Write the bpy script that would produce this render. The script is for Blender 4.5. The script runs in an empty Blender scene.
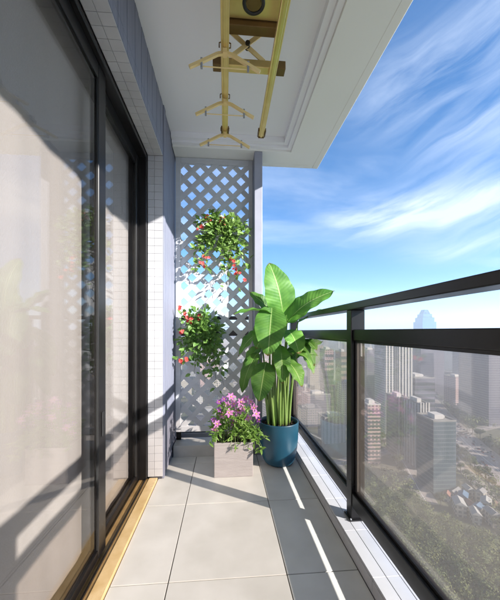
import bpy, bmesh, math, random
from mathutils import Vector, Matrix, noise
import numpy as np
R = math.radians
rnd = random.Random(7)
scene = bpy.context.scene
COL = scene.collection

# ------------------------------------------------------------------ camera model (for reading distances off the picture)
FPX = 298.0; TH = math.atan(25/FPX); EYE = 1.12
def ray(u, v):
    xc = (u-250)/FPX
    return Vector((xc*math.cos(TH)+math.sin(TH), math.cos(TH)-xc*math.sin(TH), -(v-331)/FPX))
def at(u, v, Y):
    r = ray(u, v); t = Y/r.y
    return Vector((r.x*t, Y, EYE+r.z*t))
GZ = -140.0
def gp(u, v):
    r = ray(u, v); t = (GZ-EYE)/r.z
    return Vector((r.x*t, r.y*t, GZ))

# ------------------------------------------------------------------ object helpers
def tag(o, label=None, cat=None, group=None, kind=None):
    if label: o['label'] = label
    if cat: o['category'] = cat
    if group: o['group'] = group
    if kind: o['kind'] = kind
    return o
def empty(name, loc=(0,0,0), label=None, cat=None, group=None):
    o = bpy.data.objects.new(name, None); COL.objects.link(o); o.location = loc
    o.empty_display_size = .1
    return tag(o, label, cat, group)
def copy_tree(o, parent=None):
    c = o.copy(); COL.objects.link(c); c.parent = parent
    for ch in list(o.children): copy_tree(ch, c)
    return c

class MB:
    def __init__(s): s.v = []; s.f = []; s.uv = None
    def add(s, vs, fs):
        n = len(s.v); s.v += [tuple(p) for p in vs]; s.f += [tuple(i+n for i in f) for f in fs]; return s
    def box(s, x0, y0, z0, x1, y1, z1, b=0.0):
        if x0 > x1: x0, x1 = x1, x0
        if y0 > y1: y0, y1 = y1, y0
        if z0 > z1: z0, z1 = z1, z0
        if b <= 0:
            vs = [(x,y,z) for z in (z0,z1) for y in (y0,y1) for x in (x0,x1)]
            fs = [(0,2,3,1),(4,5,7,6),(0,1,5,4),(2,6,7,3),(0,4,6,2),(1,3,7,5)]
            return s.add(vs, fs)
        bm = bmesh.new(); bmesh.ops.create_cube(bm, size=1)
        for v in bm.verts:
            v.co = Vector((x0+(v.co.x+.5)*(x1-x0), y0+(v.co.y+.5)*(y1-y0), z0+(v.co.z+.5)*(z1-z0)))
        bmesh.ops.bevel(bm, geom=bm.edges[:]+bm.verts[:], offset=b, segments=1 if b < .004 else 2, affect='EDGES', profile=.5)
        bm.verts.index_update()
        s.add([v.co.copy() for v in bm.verts], [[v.index for v in f.verts] for f in bm.faces]); bm.free(); return s
    def tube(s, pts, r, n=8, cap=True):
        pts = [Vector(p) for p in pts]; k = len(pts)
        rs = r if isinstance(r, (list, tuple)) else [r]*k
        base = len(s.v); ref = None
        for i, p in enumerate(pts):
            t = (pts[min(i+1,k-1)]-pts[max(i-1,0)]).normalized()
            if ref is None: ref = Vector((0,0,1)) if abs(t.z) < .9 else Vector((1,0,0))
            a = (ref - t*ref.dot(t)).normalized(); b = t.cross(a); ref = a
            for j in range(n):
                th = 2*math.pi*j/n
                s.v.append(tuple(p+(a*math.cos(th)+b*math.sin(th))*rs[i]))
        for i in range(k-1):
            for j in range(n):
                a = base+i*n+j; b = base+i*n+(j+1)%n
                s.f.append((a, b, b+n, a+n))
        if cap:
            s.f.append(tuple(base+j for j in reversed(range(n)))); s.f.append(tuple(base+(k-1)*n+j for j in range(n)))
        return s
    def bar(s, a, b, w, h, up=(0,0,1)):
        a = Vector(a); b = Vector(b); t = (b-a).normalized(); up = Vector(up)
        sd = t.cross(up).normalized()*w/2; u = sd.cross(t).normalized()*h/2
        vs = [a-sd-u, a+sd-u, a+sd+u, a-sd+u, b-sd-u, b+sd-u, b+sd+u, b-sd+u]
        return s.add(vs, [(0,3,2,1),(4,5,6,7),(0,1,5,4),(1,2,6,5),(2,3,7,6),(3,0,4,7)])
    def lathe(s, prof, c=(0,0,0), n=48):
        base = len(s.v); k = len(prof)
        for r, z in prof:
            for j in range(n):
                t = 2*math.pi*j/n; s.v.append((c[0]+r*math.cos(t), c[1]+r*math.sin(t), c[2]+z))
        for i in range(k-1):
            for j in range(n):
                a = base+i*n+j; b = base+i*n+(j+1)%n; s.f.append((a, b, b+n, a+n))
        return s
    def build(s, name, mat, parent=None, smooth=False, loc=None):
        me = bpy.data.meshes.new(name); me.from_pydata(s.v, [], s.f)
        me.materials.append(mat)
        if smooth: me.polygons.foreach_set('use_smooth', [True]*len(me.polygons))
        me.update(); o = bpy.data.objects.new(name, me); COL.objects.link(o)
        if parent: o.parent = parent
        if loc is not None: o.location = loc
        return o

# ------------------------------------------------------------------ materials
def newmat(name):
    m = bpy.data.materials.new(name); m.use_nodes = True
    return m, m.node_tree.nodes, m.node_tree.links
def mat(name, c, c2=None, rough=.5, metal=0, nscale=8, bump=0, bscale=60, spec=.5, stretch=(1,1,1), rvar=.08, trans=0, objrand=0, coat=0, sheen=0, island=0):
    m, N, L = newmat(name); p = N['Principled BSDF']
    p.inputs['Metallic'].default_value = metal; p.inputs['Specular IOR Level'].default_value = spec
    p.inputs['Coat Weight'].default_value = coat
    tc = N.new('ShaderNodeTexCoord'); mp = N.new('ShaderNodeMapping'); mp.inputs['Scale'].default_value = stretch
    L.new(tc.outputs['Object'], mp.inputs['Vector'])
    nz = N.new('ShaderNodeTexNoise'); nz.inputs['Scale'].default_value = nscale; nz.inputs['Detail'].default_value = 6
    L.new(mp.outputs['Vector'], nz.inputs['Vector'])
    ramp = N.new('ShaderNodeMapRange'); ramp.inputs['From Min'].default_value = .3; ramp.inputs['From Max'].default_value = .7
    L.new(nz.outputs['Fac'], ramp.inputs['Value'])
    mx = N.new('ShaderNodeMix'); mx.data_type = 'RGBA'
    mx.inputs[6].default_value = (*c, 1); mx.inputs[7].default_value = (*(c2 or [x*.88 for x in c]), 1)
    L.new(ramp.outputs[0], mx.inputs[0]); out = mx.outputs[2]
    if objrand:
        oi = N.new('ShaderNodeObjectInfo'); hs = N.new('ShaderNodeHueSaturation')
        mr = N.new('ShaderNodeMapRange'); mr.inputs['To Min'].default_value = 1-objrand; mr.inputs['To Max'].default_value = 1+objrand
        L.new(oi.outputs['Random'], mr.inputs['Value']); L.new(mr.outputs[0], hs.inputs['Value']); L.new(out, hs.inputs['Color']); out = hs.outputs[0]
    if island:
        gi = N.new('ShaderNodeNewGeometry'); hi = N.new('ShaderNodeHueSaturation'); mi = N.new('ShaderNodeMapRange')
        mi.inputs['To Min'].default_value = 1-island; mi.inputs['To Max'].default_value = 1+island
        L.new(gi.outputs['Random Per Island'], mi.inputs[0]); L.new(mi.outputs[0], hi.inputs['Value']); L.new(out, hi.inputs['Color'])
        n3 = N.new('ShaderNodeTexNoise'); n3.inputs['Scale'].default_value = 1.7; n3.inputs['Detail'].default_value = 9; n3.inputs['Roughness'].default_value = .7
        L.new(mp.outputs['Vector'], n3.inputs['Vector']); m3 = N.new('ShaderNodeMapRange'); m3.inputs['From Min'].default_value = .55; m3.inputs['From Max'].default_value = .75; m3.inputs['To Max'].default_value = .35
        L.new(n3.outputs['Fac'], m3.inputs[0]); x3 = N.new('ShaderNodeMix'); x3.data_type = 'RGBA'; x3.inputs[7].default_value = tuple(q*.72 for q in c)+(1,)
        L.new(m3.outputs[0], x3.inputs[0]); L.new(hi.outputs[0], x3.inputs[6]); out = x3.outputs[2]
    L.new(out, p.inputs['Base Color'])
    rr = N.new('ShaderNodeMapRange'); rr.inputs['To Min'].default_value = max(0, rough-rvar); rr.inputs['To Max'].default_value = min(1, rough+rvar)
    L.new(nz.outputs['Fac'], rr.inputs['Value']); L.new(rr.outputs[0], p.inputs['Roughness'])
    if bump:
        b = N.new('ShaderNodeBump'); b.inputs['Strength'].default_value = bump; b.inputs['Distance'].default_value = .004
        n2 = N.new('ShaderNodeTexNoise'); n2.inputs['Scale'].default_value = bscale; n2.inputs['Detail'].default_value = 4
        L.new(mp.outputs['Vector'], n2.inputs['Vector']); L.new(n2.outputs['Fac'], b.inputs['Height']); L.new(b.outputs[0], p.inputs['Normal'])
    if trans:
        o = N['Material Output']; tr = N.new('ShaderNodeBsdfTranslucent'); ms = N.new('ShaderNodeMixShader'); ms.inputs[0].default_value = trans
        hs = N.new('ShaderNodeHueSaturation'); hs.inputs['Value'].default_value = 1.5; L.new(out, hs.inputs['Color']); L.new(hs.outputs[0], tr.inputs['Color'])
        L.new(p.outputs[0], ms.inputs[1]); L.new(tr.outputs[0], ms.inputs[2]); L.new(ms.outputs[0], o.inputs['Surface'])
    return m
def glass_mat(name, tint, veil=0.0, veilcol=(.5,.45,.4), ior=1.5, rough=0.0):
    m, N, L = newmat(name); N.remove(N['Principled BSDF']); o = N['Material Output']
    t = N.new('ShaderNodeBsdfTransparent'); t.inputs[0].default_value = (*tint, 1)
    g = N.new('ShaderNodeBsdfGlossy'); g.inputs['Roughness'].default_value = rough; g.inputs['Color'].default_value = (1,1,1,1)
    fr = N.new('ShaderNodeFresnel'); ge = N.new('ShaderNodeNewGeometry'); io = N.new('ShaderNodeMix')
    io.inputs[2].default_value = ior; io.inputs[3].default_value = 1/ior     # same reflectance on the pane's far face
    L.new(ge.outputs['Backfacing'], io.inputs[0]); L.new(io.outputs[0], fr.inputs['IOR'])
    ms = N.new('ShaderNodeMixShader'); L.new(fr.outputs[0], ms.inputs[0]); L.new(t.outputs[0], ms.inputs[1]); L.new(g.outputs[0], ms.inputs[2])
    last = ms
    if veil:
        d = N.new('ShaderNodeBsdfDiffuse'); d.inputs[0].default_value = (*veilcol, 1)
        m2 = N.new('ShaderNodeMixShader')
        nz = N.new('ShaderNodeTexNoise'); nz.inputs['Scale'].default_value = 2.5; nz.inputs['Detail'].default_value = 5
        tc = N.new('ShaderNodeTexCoord'); L.new(tc.outputs['Object'], nz.inputs['Vector'])
        mr = N.new('ShaderNodeMapRange'); mr.inputs['To Min'].default_value = veil*.75; mr.inputs['To Max'].default_value = veil*1.25
        L.new(nz.outputs['Fac'], mr.inputs['Value']); L.new(mr.outputs[0], m2.inputs[0])
        L.new(ms.outputs[0], m2.inputs[1]); L.new(d.outputs[0], m2.inputs[2]); last = m2
    L.new(last.outputs[0], o.inputs['Surface'])
    return m
M = {}
M['tile'] = mat('floor_tile', (.60,.595,.575), (.50,.495,.47), rough=.40, nscale=4.5, bump=.06, bscale=30, rvar=.16, island=.05)
M['grout'] = mat('grout', (.13,.125,.11), (.07,.065,.055), rough=.9, nscale=9)
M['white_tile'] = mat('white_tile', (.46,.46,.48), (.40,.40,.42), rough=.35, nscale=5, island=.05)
M['white_grout'] = mat('white_grout', (.42,.42,.43), rough=.9)
M['plaster'] = mat('white_plaster', (.88,.88,.92), (.86,.86,.90), rough=.85, nscale=2, bump=.05, bscale=150)
M['plaster2'] = mat('cream_plaster', (.86,.86,.83), (.83,.83,.80), rough=.85, nscale=2, bump=.05, bscale=150)
M['clad'] = mat('blue_grey_cladding', (.19,.20,.26), (.155,.165,.22), rough=.55, nscale=6, stretch=(6,6,.7))
M['clad_dark'] = mat('cladding_backing', (.06,.06,.075), rough=.9)
M['frame'] = mat('dark_bronze_metal', (.006,.0055,.006), (.009,.008,.008), rough=.3, metal=0, spec=.35, nscale=12, rvar=.06)
M['rubber'] = mat('black_rubber', (.01,.01,.01), rough=.8)
M['curtain'] = mat('beige_curtain', (.33,.31,.30), (.30,.283,.273), rough=.95, nscale=1.2, stretch=(1,1,.5), bump=.3, bscale=300, spec=.1)
M['room'] = mat('room_wall', (.5,.48,.45), rough=.9)
M['gold'] = mat('pale_gold_metal', (.78,.61,.25), (.70,.53,.20), rough=.33, metal=.65, nscale=15)
M['gold2'] = mat('champagne_plastic', (.78,.60,.28), (.72,.54,.23), rough=.4, nscale=15)
M['bronze'] = mat('brown_bronze', (.20,.12,.04), (.15,.09,.03), rough=.35, metal=.6)
M['black'] = mat('black_plastic', (.012,.012,.012), rough=.4)
M['marble'] = mat('gold_marble', (.62,.47,.26), (.50,.35,.16), rough=.3, nscale=14, rvar=.1)
M['marble2'] = mat('brown_marble', (.34,.22,.09), (.24,.15,.06), rough=.35, nscale=14)
M['lattice'] = mat('white_painted_wood', (.54,.56,.60), (.49,.51,.55), rough=.5, nscale=14, bump=.1, bscale=80, stretch=(1,1,3))
M['column'] = mat('grey_column_paint', (.30,.31,.37), (.26,.27,.33), rough=.6)
M['concrete'] = mat('grey_concrete', (.34,.34,.34), (.27,.27,.27), rough=.85, bump=.2, bscale=50)
M['ledge'] = mat('ledge_stone', (.46,.46,.45), (.38,.38,.37), rough=.5, bump=.1, bscale=50)
M['pot'] = mat('blue_glaze', (.008,.072,.125), (.006,.055,.105), rough=.42, nscale=9, bump=.03, bscale=200, rvar=.05)
M['soil'] = mat('dark_soil', (.035,.022,.014), (.015,.01,.007), rough=1, nscale=60, bump=1, bscale=90)
M['box'] = mat('pinkish_stone', (.38,.355,.36), (.32,.30,.30), rough=.75, nscale=10, stretch=(1,1,9), bump=.5, bscale=45)
M['stem'] = mat('pale_green_stem', (.13,.24,.05), (.20,.30,.09), rough=.45, nscale=10, stretch=(1,1,.3))
M['twig'] = mat('brown_green_twig', (.10,.10,.04), rough=.7)
M['leaf_small'] = mat('fresh_green_leaf', (.09,.19,.03), (.22,.34,.08), rough=.5, nscale=14, trans=.3)
M['leaf_dark'] = mat('mid_green_leaf', (.07,.17,.03), (.18,.31,.07), rough=.5, nscale=14, trans=.3)
M['leaf_box'] = mat('planter_leaf', (.10,.22,.035), (.22,.36,.08), rough=.5, nscale=14, trans=.3)
M['red'] = mat('red_petal', (.55,.03,.03), (.65,.10,.08), rough=.6, trans=.2)
M['pink'] = mat('pink_petal', (.50,.15,.46), (.66,.34,.62), rough=.6, nscale=50, trans=.25)
M['purple'] = mat('purple_petal', (.22,.05,.32), (.32,.10,.42), rough=.6, trans=.2)
M['yellow'] = mat('yellow_stamen', (.7,.5,.08), rough=.7)
M['hang_pot'] = mat('grey_hanging_pot', (.30,.31,.33), rough=.6)
M['glass'] = glass_mat('tinted_railing_glass', (.90,.855,.815), veil=.11, veilcol=(.66,.60,.54))
M['door_glass'] = glass_mat('door_glass', (.90,.89,.88), veil=.0, ior=1.38)
M['sticker'] = mat('white_sticker', (.8,.8,.78), rough=.5)

# big paddle leaf material with veins running out from the midrib (uses the leaf's UV)
def paddle_mat():
    m, N, L = newmat('paddle_leaf'); p = N['Principled BSDF']; p.inputs['Roughness'].default_value = .52; p.inputs['Specular IOR Level'].default_value = .35
    uv = N.new('ShaderNodeUVMap'); uv.uv_map = 'UVMap'
    sp = N.new('ShaderNodeSeparateXYZ'); L.new(uv.outputs[0], sp.inputs[0])
    ab = N.new('ShaderNodeMath'); ab.operation = 'ABSOLUTE'
    s5 = N.new('ShaderNodeMath'); s5.operation = 'SUBTRACT'; s5.inputs[1].default_value = .5
    L.new(sp.outputs[0], s5.inputs[0]); L.new(s5.outputs[0], ab.inputs[0])
    ma = N.new('ShaderNodeMath'); ma.operation = 'MULTIPLY_ADD'; ma.inputs[1].default_value = -30
    yy = N.new('ShaderNodeMath'); yy.operation = 'MULTIPLY'; yy.inputs[1].default_value = 105
    L.new(sp.outputs[1], yy.inputs[0]); L.new(ab.outputs[0], ma.inputs[0]); L.new(yy.outputs[0], ma.inputs[2])
    sn = N.new('ShaderNodeMath'); sn.operation = 'SINE'; L.new(ma.outputs[0], sn.inputs[0])
    nz = N.new('ShaderNodeTexNoise'); nz.inputs['Scale'].default_value = 7; nz.inputs['Detail'].default_value = 4
    tc = N.new('ShaderNodeTexCoord'); L.new(tc.outputs['Object'], nz.inputs['Vector'])
    mx = N.new('ShaderNodeMix'); mx.data_type = 'RGBA'; mx.inputs[6].default_value = (.035,.125,.018,1); mx.inputs[7].default_value = (.13,.29,.045,1)
    f = N.new('ShaderNodeMath'); f.operation = 'MULTIPLY_ADD'; f.inputs[1].default_value = .05
    n5 = N.new('ShaderNodeMapRange'); n5.inputs['From Min'].default_value = .3; n5.inputs['From Max'].default_value = .68; L.new(nz.outputs['Fac'], n5.inputs[0])
    L.new(sn.outputs[0], f.inputs[0]); L.new(n5.outputs[0], f.inputs[2]); L.new(f.outputs[0], mx.inputs[0])
    # pale midrib
    lt = N.new('ShaderNodeMath'); lt.operation = 'LESS_THAN'; lt.inputs[1].default_value = .016; L.new(ab.outputs[0], lt.inputs[0])
    m2 = N.new('ShaderNodeMix'); m2.data_type = 'RGBA'; m2.inputs[7].default_value = (.34,.46,.17,1)
    L.new(lt.outputs[0], m2.inputs[0]); L.new(mx.outputs[2], m2.inputs[6])
    oi = N.new('ShaderNodeObjectInfo'); hs = N.new('ShaderNodeHueSaturation'); mr = N.new('ShaderNodeMapRange')
    mr.inputs['To Min'].default_value = .75; mr.inputs['To Max'].default_value = 1.3
    L.new(oi.outputs['Random'], mr.inputs[0]); L.new(mr.outputs[0], hs.inputs['Value']); L.new(m2.outputs[2], hs.inputs['Color'])
    tip = N.new('ShaderNodeMath'); tip.operation = 'MULTIPLY_ADD'; tip.inputs[1].default_value = .12
    L.new(nz.outputs['Fac'], tip.inputs[0]); L.new(sp.outputs[1], tip.inputs[2])
    edge = N.new('ShaderNodeMapRange'); edge.inputs['From Min'].default_value = 1.015; edge.inputs['From Max'].default_value = 1.045; L.new(tip.outputs[0], edge.inputs[0])
    m4 = N.new('ShaderNodeMix'); m4.data_type = 'RGBA'; m4.inputs[7].default_value = (.16,.10,.03,1)
    L.new(edge.outputs[0], m4.inputs[0]); L.new(hs.outputs[0], m4.inputs[6]); hs = m4
    L.new(m4.outputs[2], p.inputs['Base Color'])
    b = N.new('ShaderNodeBump'); b.inputs['Strength'].default_value = .3; b.inputs['Distance'].default_value = .0012
    L.new(sn.outputs[0], b.inputs['Height']); L.new(b.outputs[0], p.inputs['Normal'])
    tr = N.new('ShaderNodeBsdfTranslucent'); h2 = N.new('ShaderNodeHueSaturation'); h2.inputs['Value'].default_value = 1.7
    L.new(m4.outputs[2], h2.inputs['Color']); L.new(h2.outputs[0], tr.inputs[0])
    ms = N.new('ShaderNodeMixShader'); ms.inputs[0].default_value = .3
    L.new(p.outputs[0], ms.inputs[1]); L.new(tr.outputs[0], ms.inputs[2]); L.new(ms.outputs[0], N['Material Output'].inputs['Surface'])
    return m
M['paddle'] = paddle_mat()

# ------------------------------------------------------------------ balcony shell
XW = -.467          # face of the clad wall
XD = -.58           # outer face of the door frame
YB = -1.5           # back end of the balcony behind the camera
YE = 3.22           # far end of the slab
YL = 2.69           # face of the far ledge / column
ZC = 2.84; ZB = 2.75
ZS = 2.445           # soffit of the door opening

def tiles(mb, rects, z0, z1, gap, bev):
    for (a, b, c, d) in rects: mb.box(a+gap/2, c+gap/2, z0, b-gap/2, d-gap/2, z1, bev)
# floor: tiles on a grout bed
fl = MB()
xs = [-.505, -.252, .284, .6235]
ys = [1.352+.6*k for k in range(-5, 3)]
ys = [YB] + [y for y in ys if y > YB+.05] + [YL]
rects = [(xs[i], xs[i+1], ys[j], ys[j+1]) for i in range(3) for j in range(len(ys)-1)]
tiles(fl, rects, -.012, 0, .005, .0012)
floor = fl.build('floor', M['tile']); tag(floor, kind='structure')
gr = MB().box(-.505, YB, -.05, .6235, YL, -.004)
tag(gr.build('floor_bed', M['grout']), kind='structure')
tag(MB().box(-3.2, YB-.3, -.32, .86, YE, -.052).build('floor_slab', M['concrete']), kind='structure')

# kerb on the open side, white tiled
k = empty('kerb', (0,0,0), 'low white tiled kerb running along the floor under the glass railing', 'kerb')
kb = MB().box(.628, YB, -.05, .815, YE-.003, .064)
kb.box(-.47, 3.10, -.05, .6235, YE-.003, .064)
kb.build('core', M['white_grout'], k)
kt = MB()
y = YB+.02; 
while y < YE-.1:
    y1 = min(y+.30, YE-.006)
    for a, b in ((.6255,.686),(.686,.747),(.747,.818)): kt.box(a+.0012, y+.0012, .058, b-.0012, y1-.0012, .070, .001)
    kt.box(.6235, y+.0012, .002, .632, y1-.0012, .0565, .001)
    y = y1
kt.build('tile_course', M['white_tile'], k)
# ceiling
ce = MB().box(-3.2, YB-.3, ZC, .867, 2.875, ZC+.20)
ce.box(-.47, YB, ZC-.0, .0, 2.5, ZC+.001) if False else None
ceil = ce.build('ceiling', M['plaster']); tag(ceil, kind='structure')
# stepped cornice + soffit beam
cb = empty('ceiling_beam', (0,0,0), 'cream soffit beam with a stepped inner edge framing the white balcony ceiling', 'beam')
b = MB().box(.60, YB-.3, ZB, .866, 2.874, ZC-.001).box(XW+.004, 2.68, ZB, .60, 2.874, ZC-.001)
b.build('soffit', M['plaster2'], cb)
b = MB().box(.565, YB-.3, ZB+.018, .5985, 2.6785, ZC-.001).box(XW+.004, 2.645, ZB+.018, .565, 2.6785, ZC-.001)
b.box(.525, YB-.3, ZB+.04, .5635, 2.6435, ZC-.001).box(XW+.004, 2.605, ZB+.04, .5235, 2.6435, ZC-.001)
b.build('cornice', M['plaster'], cb)
b = MB().box(.868, YB-.3, ZB+.0, .925, 2.93, ZC+.25, .003).box(-3.2, 2.876, ZB, .8665, 2.93, ZC+.25, .003)
b.build('fascia', M['plaster2'], cb)

# ------------------------------------------------------------------ left wall: blue-grey ribbed cladding, white tiled reveal
wl = empty('clad_wall', (0,0,0), 'blue-grey ribbed wall cladding beside and above the sliding glass door', 'wall')
core = MB().box(XW-.09, 2.308, 0.0, XW-.012, YE, ZC-.002)          # pier beyond the door
core.box(-1.2, 2.50, -.05, XW-.092, YE, ZC-.002)
core.box(XW-.09, YB, ZS+.014, XW-.012, 2.306, ZC-.002)             # lintel
core.build('backing', M['clad_dark'], wl)
pl = MB()
y = YB
while y < 2.30:
    y1 = min(y+.062, 2.305)
    off = .0012 if int(round((y-YB)/.062)) % 2 else 0
    pl.box(XW-.012, y+.0015, ZS+.075, XW-off, y1-.0015, ZC-.003, .0012)
    pl.box(XW-.012, y+.0015, ZS+.006, XW-off*.5, y1-.0015, ZS+.072, .0012)
    y = y1
# the two broad trims and the narrow ribs of the pier
pl.box(XW-.012, 2.3065, 0.002, XW+.006, 2.372, ZC-.003, .003)
y = 2.374
while y < YL-.03:
    y1 = y+.058
    pl.box(XW-.012, y+.0015, 0.002, XW-.001, y1-.0015, ZC-.003, .002)
    y = y1
pl.box(XW-.012, y+.001, .002, XW-.002, YE-.01, ZC-.003, .002)
pl.build('rib_panel', M['clad'], wl)
wt = MB(); wg = MB()
wg.box(XD-.001, 2.3035, .02, XW-.013, 2.3075, ZS+.004)
wg.box(XD-.001, YB, ZS+.0045, XW-.013, 2.3030, ZS+.0135)
z = .022
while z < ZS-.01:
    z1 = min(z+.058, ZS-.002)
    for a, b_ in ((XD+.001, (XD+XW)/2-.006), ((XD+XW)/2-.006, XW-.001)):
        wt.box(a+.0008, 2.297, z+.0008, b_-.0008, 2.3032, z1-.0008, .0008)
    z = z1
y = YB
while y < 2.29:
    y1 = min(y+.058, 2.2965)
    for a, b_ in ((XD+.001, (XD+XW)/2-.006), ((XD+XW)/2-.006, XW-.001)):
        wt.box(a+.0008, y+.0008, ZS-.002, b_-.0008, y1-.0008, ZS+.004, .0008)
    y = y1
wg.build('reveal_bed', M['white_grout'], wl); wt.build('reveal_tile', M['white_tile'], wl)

# threshold
ts = empty('threshold', (0,0,0), 'polished gold marble threshold strip along the foot of the sliding door', 'threshold')
MB().box(XD+.012, YB, -.03, -.506, 2.2965, .016, .003).build('marble_strip', M['marble'], ts)
MB().box(-.74, YB, -.03, XD+.011, 2.2965, .010, .002).build('track_sill', M['marble2'], ts)

# ------------------------------------------------------------------ sliding door
sd = empty('sliding_door', (0,0,0), 'black framed sliding glass door with beige curtain behind, left of the balcony', 'sliding door')
F = M['frame']
fr = MB()
fr.box(XD-.09, 2.272, .011, XD-.002, 2.2955, ZS-.003, .003)
fr.box(XD-.09, YB, ZS-.035, XD-.002, 2.2715, ZS-.003, .003)
fr.box(XD-.13, YB, .011, XD-.095, 2.2715, .02, .002)
fr.box(XD-.0545, YB, .011, XD-.0535, 2.2715, .02)
fr.box(XD-.012, YB, .011, XD-.004, 2.2715, .022, .001)
fr.build('outer_frame', F, sd)
def panel(x0, x1, ya, yb, z0, z1, st, handle=False):
    p = MB()
    p.box(x0, ya, z0, x1, ya+st, z1, .003).box(x0, yb-st, z0, x1, yb, z1, .003)
    p.box(x0+.001, ya+st, z0, x1-.001, yb-st, z0+.045, .002).box(x0+.001, ya+st, z1-.075, x1-.001, yb-st, z1, .002)
    o = p.build('door_panel', F, sd)
    g = MB().box((x0+x1)/2-.004, ya+st+.001, z0+.046, (x0+x1)/2+.004, yb-st-.001, z1-.076).build('glass', M['door_glass'], o)
    gk = MB(); xx = x1-.009
    gk.box(xx, ya+st, z0+.046, x1-.002, ya+st+.006, z1-.076).box(xx, yb-st-.006, z0+.046, x1-.002, yb-st, z1-.076)
    gk.build('gasket', M['rubber'], o)
    if handle:
        h = MB().box(x1+.0005, yb-st*.5-.012, .98, x1+.006, yb-st*.5+.012, 1.16, .002)
        h.tube([(x1+.006, yb-st*.5, 1.0), (x1+.022, yb-st*.5, 1.01), (x1+.022, yb-st*.5, 1.13), (x1+.006, yb-st*.5, 1.14)], .006)
        h.build('handle', M['black'], o)
    return o
panel(-.632, -.604, .02, 1.572, .023, ZS-.037, .085)
panel(-.632, -.604, -1.49, .01, .023, ZS-.037, .06)
panel(-.666, -.638, 1.53, 2.270, .023, ZS-.037, .050)
# lock case low on the stile
MB().box(-.6035, 1.52, .60, -.599, 1.545, .72, .002).build('lock_case', M['black'], sd)

# curtain right behind the glass: shallow folds
cu = MB(); n = 460; xs0 = -.705
cols = []
for i in range(n+1):
    y = -1.45 + (2.485+1.45)*i/n
    x = xs0 + .0035*math.sin(y*19+.7*math.sin(y*3.1)) + .0012*math.sin(y*47+1.3)
    cols.append((x, y))
vs = []; fs = []
K = 6
for i, (x, y) in enumerate(cols):
    for kz in range(K+1):
        z = .014 + (2.52-.014)*kz/K
        vs.append((xs0+(x-xs0)*(1.15-.3*kz/K), y, z))
for i in range(n):
    for kz in range(K):
        a = i*(K+1)+kz; fs.append((a, a+K+1, a+K+2, a+1))
cu.add(vs, fs)
cur = cu.build('curtain', M['curtain'], None, True)
tag(cur, 'plain beige floor-length curtain hanging behind the sliding glass door', 'curtain')
# the room behind: closes the building
rm = MB().box(-3.2, YB-.3, -.05, -3.1, 2.50, ZC-.003).box(-3.099, YB-.3, -.05, XW-.013, YB-.003, ZC-.003).box(-3.099, YB, 2.53, -.74, 2.498, ZC-.003)
rm.box(-3.099, YB, -.05, -.742, 2.498, .009)
rm.build('room_shell', M['room'], wl)
# balcony end wall behind the camera
ew = MB().box(XW-.010, YB-.3, -.05, .82, YB-.004, ZC-.003)
tag(ew.build('end_wall', M['plaster'], None), 'white plastered end wall closing the balcony behind the viewpoint', 'wall')

# facade of the tower below and above the balcony
fc = empty('tower_facade', (0,0,0), 'pale facade of the apartment tower below the balcony', 'facade')
MB().box(-12, -14, GZ, -.5, YE-.4, -.33).build('wall', M['concrete'], fc)
MB().box(-12, -14, ZC+.26, -.5, YE-.4, ZC+12).build('upper_wall', M['concrete'], fc)

# ------------------------------------------------------------------ far end: ledge, column, lattice
lg = MB().box(XW+.0085, YL+.002, -.04, .262, 2.90, .098, .004)
tag(lg.build('end_ledge', M['ledge']), 'low grey ledge at the foot of the white lattice', 'ledge')
cl = MB().box(.266, YL-.006, -.04, .338, 2.90, ZB-.002, .004)
tag(cl.build('corner_post', M['column']), 'slim blue-grey post at the right edge of the white lattice', 'post')
lt = empty('lattice_screen', (-.1, 2.85, .17), 'tall white diamond lattice screen closing the far end of the balcony', 'lattice screen')
lx0, lx1, lz0, lz1 = XW+.007, .263, .175, ZB-.004
def loc(o, p):  # keep world coords while parented
    o.matrix_parent_inverse = p.matrix_world.inverted(); return o
def clip_poly(poly, x0, x1, z0, z1):
    def cl_(P, ax, lim, sgn):
        out = []
        for i in range(len(P)):
            a = P[i]; b = P[(i+1) % len(P)]
            ia = sgn*(a[ax]-lim) <= 0; ib = sgn*(b[ax]-lim) <= 0
            if ia: out.append(a)
            if ia != ib:
                t = (lim-a[ax])/(b[ax]-a[ax]); out.append((a[0]+(b[0]-a[0])*t, a[1]+(b[1]-a[1])*t))
        return out
    for ax, lim, s_ in ((0,x0,-1),(0,x1,1),(1,z0,-1),(1,z1,1)):
        poly = cl_(poly, ax, lim, s_)
        if len(poly) < 3: return None
    return poly
def slats(sign, y0, y1):
    mb = MB(); pitch = .154; w = .047
    ix0, ix1, iz0, iz1 = lx0+.045, lx1-.036, lz0+.05, lz1-.05
    c = -6.0
    while c < 6:
        # line: z = sign*x + c ; band half width w/2 perpendicular
        h = w/2*math.sqrt(2)
        P = [(-1, sign*-1+c-h), (1, sign*1+c-h), (1, sign*1+c+h), (-1, sign*-1+c+h)]
        P = clip_poly(P, ix0, ix1, iz0, iz1)
        if P:
            m_ = len(P); vs = [(x, y0, z) for x, z in P]+[(x, y1, z) for x, z in P]
            if sign: fs = [tuple(range(m_)), tuple(reversed(range(m_, 2*m_)))]+[(i, i+m_, (i+1) % m_+m_, (i+1) % m_) for i in range(m_)]
            mb.add(vs, fs)
        c += pitch
    return mb
bpy.context.view_layer.update()
for o in (slats(1, 2.838, 2.8475).build('slat_layer', M['lattice'], lt), slats(-1, 2.848, 2.8575).build('slat_layer', M['lattice'], lt)): loc(o, lt)
f = MB().box(lx0, 2.832, lz0, lx0+.046, 2.866, lz1, .002).box(lx1-.037, 2.832, lz0, lx1, 2.866, lz1, .002)
f.box(lx0+.047, 2.832, lz0, lx1-.038, 2.866, lz0+.052, .002).box(lx0+.047, 2.832, lz1-.052, lx1-.038, 2.866, lz1, .002)
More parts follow.
